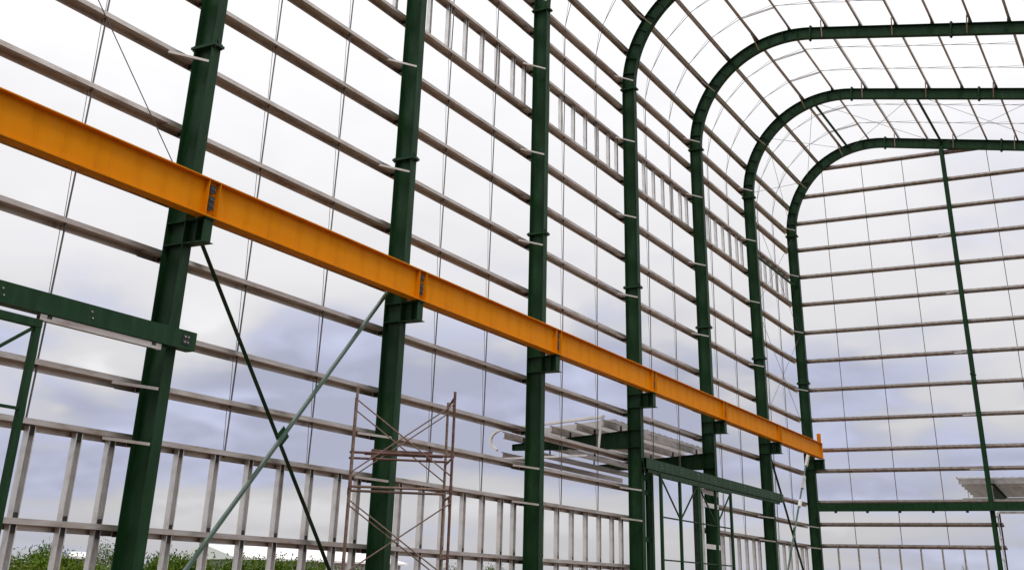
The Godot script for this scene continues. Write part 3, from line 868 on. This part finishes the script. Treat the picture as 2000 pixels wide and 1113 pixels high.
# ---------------------------------------------------------------- surroundings
func leaves(n: int, seed_: int, size: float, spiky: float, tones: Array) -> ArrayMesh:
	# a crown about 1 m across and 1 m high, leaf by leaf, in clumps
	var r := RandomNumberGenerator.new()
	r.seed = seed_
	var st := SurfaceTool.new()
	st.begin(Mesh.PRIMITIVE_TRIANGLES)
	var clumps := []
	for i in 26:
		var a := r.randf() * TAU
		var h := r.randf()
		var rad := (0.48 - 0.25 * h * h) * sqrt(r.randf())
		clumps.append([Vector3(cos(a) * rad, h * 0.88 + 0.03, sin(a) * rad), r.randf_range(0.09, 0.2), r.randi() % tones.size()])
	for i in n:
		var c: Array = clumps[r.randi() % clumps.size()]
		var dv: Vector3 = Vector3(r.randfn(), r.randfn() * 0.9, r.randfn()) * c[1] * 0.62
		var p: Vector3 = c[0] + dv
		p.y = maxf(p.y, 0.0)
		var up := Vector3(r.randfn() * 0.6, 0.4 + spiky, r.randfn() * 0.6).normalized()
		var s := up.cross(Vector3(r.randfn(), r.randfn(), r.randfn())).normalized()
		var l := size * r.randf_range(0.6, 1.5) * (1.0 + spiky)
		var w := size * r.randf_range(0.22, 0.45)
		var t: Color = tones[(c[2] + (1 if r.randf() < 0.25 else 0)) % tones.size()]
		var k := r.randf_range(0.8, 1.25)
		var col := Color(t.r * k, t.g * k, t.b * k)
		var nn := up.cross(s).normalized()
		var v := [p, p + up * l * 0.5 + s * w, p + up * l, p + up * l * 0.5 - s * w]
		for j in [0, 1, 2, 0, 2, 3]:
			st.set_color(col)
			st.set_normal(nn)
			st.add_vertex(v[j])
	return st.commit()

func plant(called: String, label: String, cat: String, az: float, dist: float, high: float, wide: float, crown: ArrayMesh, leaf: Material, turn: float, group := "") -> void:
	var a := deg_to_rad(az)
	var at := Vector3(13.06 + sin(a) * dist, 0, -cos(a) * dist)
	var o := thing(called, label, cat, at, group)
	var c := put(o, "crown", crown, Transform3D(Basis(Vector3.UP, turn) * Basis.from_scale(Vector3(wide * 1.3, high * 1.08 / crown.get_aabb().end.y, wide * 1.3)), at), leaf)
	c.name = "crown"
	var tr := CylinderMesh.new()
	tr.top_radius = 0.03
	tr.bottom_radius = 0.05 + high * 0.012
	tr.height = high * 0.62
	tr.radial_segments = 7
	put(o, "trunk", tr, Transform3D(Basis.IDENTITY, at + Vector3(0, high * 0.31, 0)), M.bark)
	for i in 3:
		var b := turn + i * 2.1
		tube(o, "limb", at + Vector3(0, high * 0.3, 0), at + Vector3(cos(b) * wide * 0.25, high * 0.72, sin(b) * wide * 0.25), 0.025, M.bark)

func surroundings() -> void:
	var pm := PlaneMesh.new()
	pm.size = Vector2(3000, 3000)
	setting("ground", pm, M.grass)
	var fl := PlaneMesh.new()
	fl.size = Vector2(110, 190)
	setting("earth_floor", fl, M.soil, Vector3(9.5, 0.004, -12))
	var lit := [Color(0.07, 0.12, 0.013), Color(0.10, 0.16, 0.016), Color(0.04, 0.08, 0.011), Color(0.13, 0.15, 0.028)]
	var crowns := []
	for i in 4:
		crowns.append(leaves(9500, 100 + i, 0.028, 0.25 if i != 1 else 1.1, lit))
	var far := []
	for i in 2:
		far.append(leaves(5000, 300 + i, 0.03, 0.1, lit))
	# azimuth from the camera, distance, height, width, crown, label
	var list := [
		[-50.49, 38, 2.13, 2.6, 0, "yellow green bush at the left edge beyond the wall"],
		[-49.81, 42, 2.29, 2.4, 2, "green bush behind the leftmost stud"],
		[-49.37, 44, 2.61, 1.5, 1, "spiky shrub rising above the bushes left of the first column"],
		[-48.65, 40, 2.17, 2.2, 3, "low bright bush between the two leftmost studs"],
		[-47.9, 37, 2.07, 2.0, 0, "low bush left of the small white roofed house"],
		[-47.22, 41, 1.98, 2.0, 3, "low bush under the small white roofed house"],
		[-46.36, 39, 2.29, 1.9, 2, "bright bush just left of the first column"],
		[-44.55, 41, 2.43, 1.8, 1, "spiky shrub showing just right of the first column"],
		[-43.53, 38, 2.23, 2.0, 3, "bright bush behind the foot of the pale brace"],
		[-42.43, 42, 2.28, 2.0, 0, "bush right of the foot of the pale brace"],
		[-41.42, 37, 2.15, 1.9, 2, "green bush below the left end of the long white shed"],
		[-40.3, 40, 2.22, 2.0, 3, "green bush below the second stud left of the dark brace"],
		[-39.4, 43, 2.31, 2.0, 0, "green bush below the stud nearest the dark brace"],
		[-38.49, 38, 2.22, 1.8, 2, "green bush in front of the long white shed wall"],
		[-37.58, 41, 2.26, 1.8, 3, "bush behind the foot of the dark brace"],
		[-36.65, 36, 2.06, 1.5, 0, "low bush left of the scaffold foot"],
		[-35.72, 39, 2.08, 1.4, 2, "small low bush behind the scaffold"],
		[-31.33, 60, 2.58, 1.3, 0, "small bush top right of the scaffold"],
		[-29.34, 64, 2.56, 1.2, 3, "round bush top left of the third column"],
		[-25.03, 70, 2.84, 1.5, 1, "spiky bush top between third and fourth columns"],
		[-8.68, 76, 3.5, 0.5, 0, "young sapling showing above the far sill studs"],
	]
	for i in list.size():
		var a: Array = list[i]
		plant("sapling" if i == list.size() - 1 else "bush", a[5], "sapling" if i == list.size() - 1 else "bush", a[0], a[1], a[2], a[3], crowns[a[4]], M.leaf, i * 1.3, "bushes beyond the wall")
	var trees := [
		[-46.5, 85.0, 3.9, 2.6, "small tree standing tall just left of the first column"],
		[-47.9, 120.0, 3.7, 5.0, "distant tree left of the small white roof"],
		[-47.0, 130.0, 3.6, 6.0, "distant tree right behind the small white roof"],
		[-50.6, 120.0, 3.7, 7.5, "distant tree behind the bushes at left edge"],
		[-44.0, 110.0, 3.3, 6.0, "distant tree right of the first column"],
		[-42.0, 115.0, 3.3, 5.0, "distant tree at the left end of white shed"],
	]
	for i in trees.size():
		var a: Array = trees[i]
		plant("distant_tree", a[4], "tree", a[0], a[1], a[2], a[3], far[i % 2], M.leaf, i * 0.9, "distant trees")
	# long white-roofed shed
	var aa := deg_to_rad(-40.9)
	var ab := deg_to_rad(-33.6)
	var p := Vector3(13.06 + sin(aa) * 92.0, 0, -cos(aa) * 92.0)
	var q := Vector3(13.06 + sin(ab) * 97.0, 0, -cos(ab) * 97.0)
	building("shed", "long low shed with white roof beyond the bushes", p, q, 14.0, 2.95, 4.0, M.cladding, 16)
	aa = deg_to_rad(-47.72)
	ab = deg_to_rad(-47.3)
	p = Vector3(13.06 + sin(aa) * 75.0, 0, -cos(aa) * 75.0)
	q = Vector3(13.06 + sin(ab) * 75.0, 0, -cos(ab) * 75.0)
	building("small_house", "small house with white roof among the bushes", p, q, 2.2, 2.45, 2.8, M.cladding, 2)

func building(called: String, label: String, p: Vector3, q: Vector3, deep: float, eave: float, ridge: float, wall: Material, bays: int) -> void:
	var o := thing(called, label, "building", (p + q) / 2)
	var u := (q - p).normalized()
	var back := Vector3(u.z, 0, -u.x)
	if back.dot(p - Vector3(13, 0, 0)) < 0.0:
		back = -back
	var b := Basis(u, Vector3.UP, u.cross(Vector3.UP))
	var L := p.distance_to(q)
	var w := box(o, "wall", (p + q) / 2 + back * deep / 2 + Vector3(0, eave / 2, 0), Vector3(L, eave, deep), wall, b)
	for i in bays:
		var c := p.lerp(q, (i + 0.5) / bays)
		box(w, "panel", c - back * 0.02 + Vector3(0, eave * 0.5, 0), Vector3(L / bays - 0.12, eave - 0.1, 0.06), wall, b)
	var gable := _ccw(PackedVector2Array([Vector2(-deep / 2 - 0.4, eave - 0.03), Vector2(deep / 2 + 0.4, eave - 0.03), Vector2(deep / 2 + 0.4, eave + 0.1), Vector2(0, ridge), Vector2(-deep / 2 - 0.4, eave + 0.1)]))
	var x := u.cross(Vector3.UP)
	var f := Basis(x, Vector3.UP, x.cross(Vector3.UP))
	var c := (p + q) / 2 + back * deep / 2
	var zdir := f.z
	put(o, "roof", sweep(gable, [Transform3D(f, c - zdir * (L / 2 + 0.4)), Transform3D(f, c + zdir * (L / 2 + 0.4))]), Transform3D.IDENTITY, M.white)
	box(o, "door", p.lerp(q, 0.37) - back * 0.05 + Vector3(0, eave * 0.36, 0), Vector3(minf(L * 0.12, 3.0), eave * 0.72, 0.08), M.zinc, b)

# ---------------------------------------------------------------- the finished part of the hall, behind the camera
func clad_hall() -> void:
	var z0 := fz(0) + 12.0
	var z1 := z0 + 36.0
	var o := thing("clad_hall", "finished part of the hall with sheeted roof and walls, behind the viewer", "building", Vector3(10, 0, (z0 + z1) / 2))
	var line := PackedVector2Array([Vector2(-0.25, 0.0), Vector2(-0.25, 15.8)])
	for i in 15:
		var p := arc_point(i * TURN / 14.0, ARC_R + 0.45)
		line.append(Vector2(p.x, p.y))
	var e := rafter_point(20.25, 0.45)
	line.append(Vector2(e.x, e.y))
	line.append(Vector2(20.25, 0.0))
	var n := line.size()
	var ring := line.duplicate()
	for i in range(n - 1, -1, -1):
		ring.append(line[i] + (Vector2(10.0, 8.0) - line[i]).normalized() * 0.1)
	put(o, "shell", sweep(_ccw(ring), [Transform3D(Basis.IDENTITY, Vector3(0, 0, z0)), Transform3D(Basis.IDENTITY, Vector3(0, 0, z1))]), Transform3D.IDENTITY, M.cladding)
	put(o, "end_wall", sweep(_ccw(line.duplicate()), [Transform3D(Basis.IDENTITY, Vector3(0, 0, z1 + 0.01)), Transform3D(Basis.IDENTITY, Vector3(0, 0, z1 + 0.11))]), Transform3D.IDENTITY, M.cladding)

# ---------------------------------------------------------------- scene
func _ready() -> void:
	rng.seed = 7
	var cam := Camera3D.new()
	cam.name = "camera"
	add_child(cam)
	cam.projection = Camera3D.PROJECTION_FRUSTUM
	cam.near = 0.1
	cam.far = 4000.0
	cam.size = 1113.0 / 2235.14 * 0.1
	cam.frustum_offset = Vector2(0.0, -464.265 / 2235.14 * 0.1)
	cam.transform = Transform3D(Basis(Vector3(0.87850, 0.02678, -0.47699), Vector3(0.18247, 0.90392, 0.38682), Vector3(0.44152, -0.42686, 0.78921)).orthonormalized(), Vector3(13.06, 1.6, 0))
	var env := Environment.new()
	env.background_mode = Environment.BG_SKY
	env.tonemap_mode = Environment.TONE_MAPPER_LINEAR
	env.tonemap_exposure = 1.0
	env.sdfgi_enabled = true
	env.ssao_enabled = true
	env.ssil_enabled = true
	var pan := PanoramaSkyMaterial.new()
	pan.panorama = sky_panorama()
	pan.filter = true
	var sky := Sky.new()
	sky.sky_material = pan
	env.sky = sky
	var we := WorldEnvironment.new()
	we.name = "world_environment"
	we.environment = env
	add_child(we)
	var sun := DirectionalLight3D.new()
	sun.name = "sun"
	sun.light_energy = 0.4
	sun.light_angular_distance = 14.0
	sun.light_color = Color(1.0, 0.97, 0.92)
	sun.shadow_enabled = true
	add_child(sun)
	sun.look_at_from_position(Vector3(6, 14, 8), Vector3.ZERO, Vector3.UP)

	materials()
	surroundings()
	for k in 8:
		frame(k)
	crane_beams()
	wall_girts()
	purlins()
	end_wall()
	cross_braces()
	rod_braces()
	doors()
	side_canopy()
	end_canopy()
	scaffold()
	clad_hall()
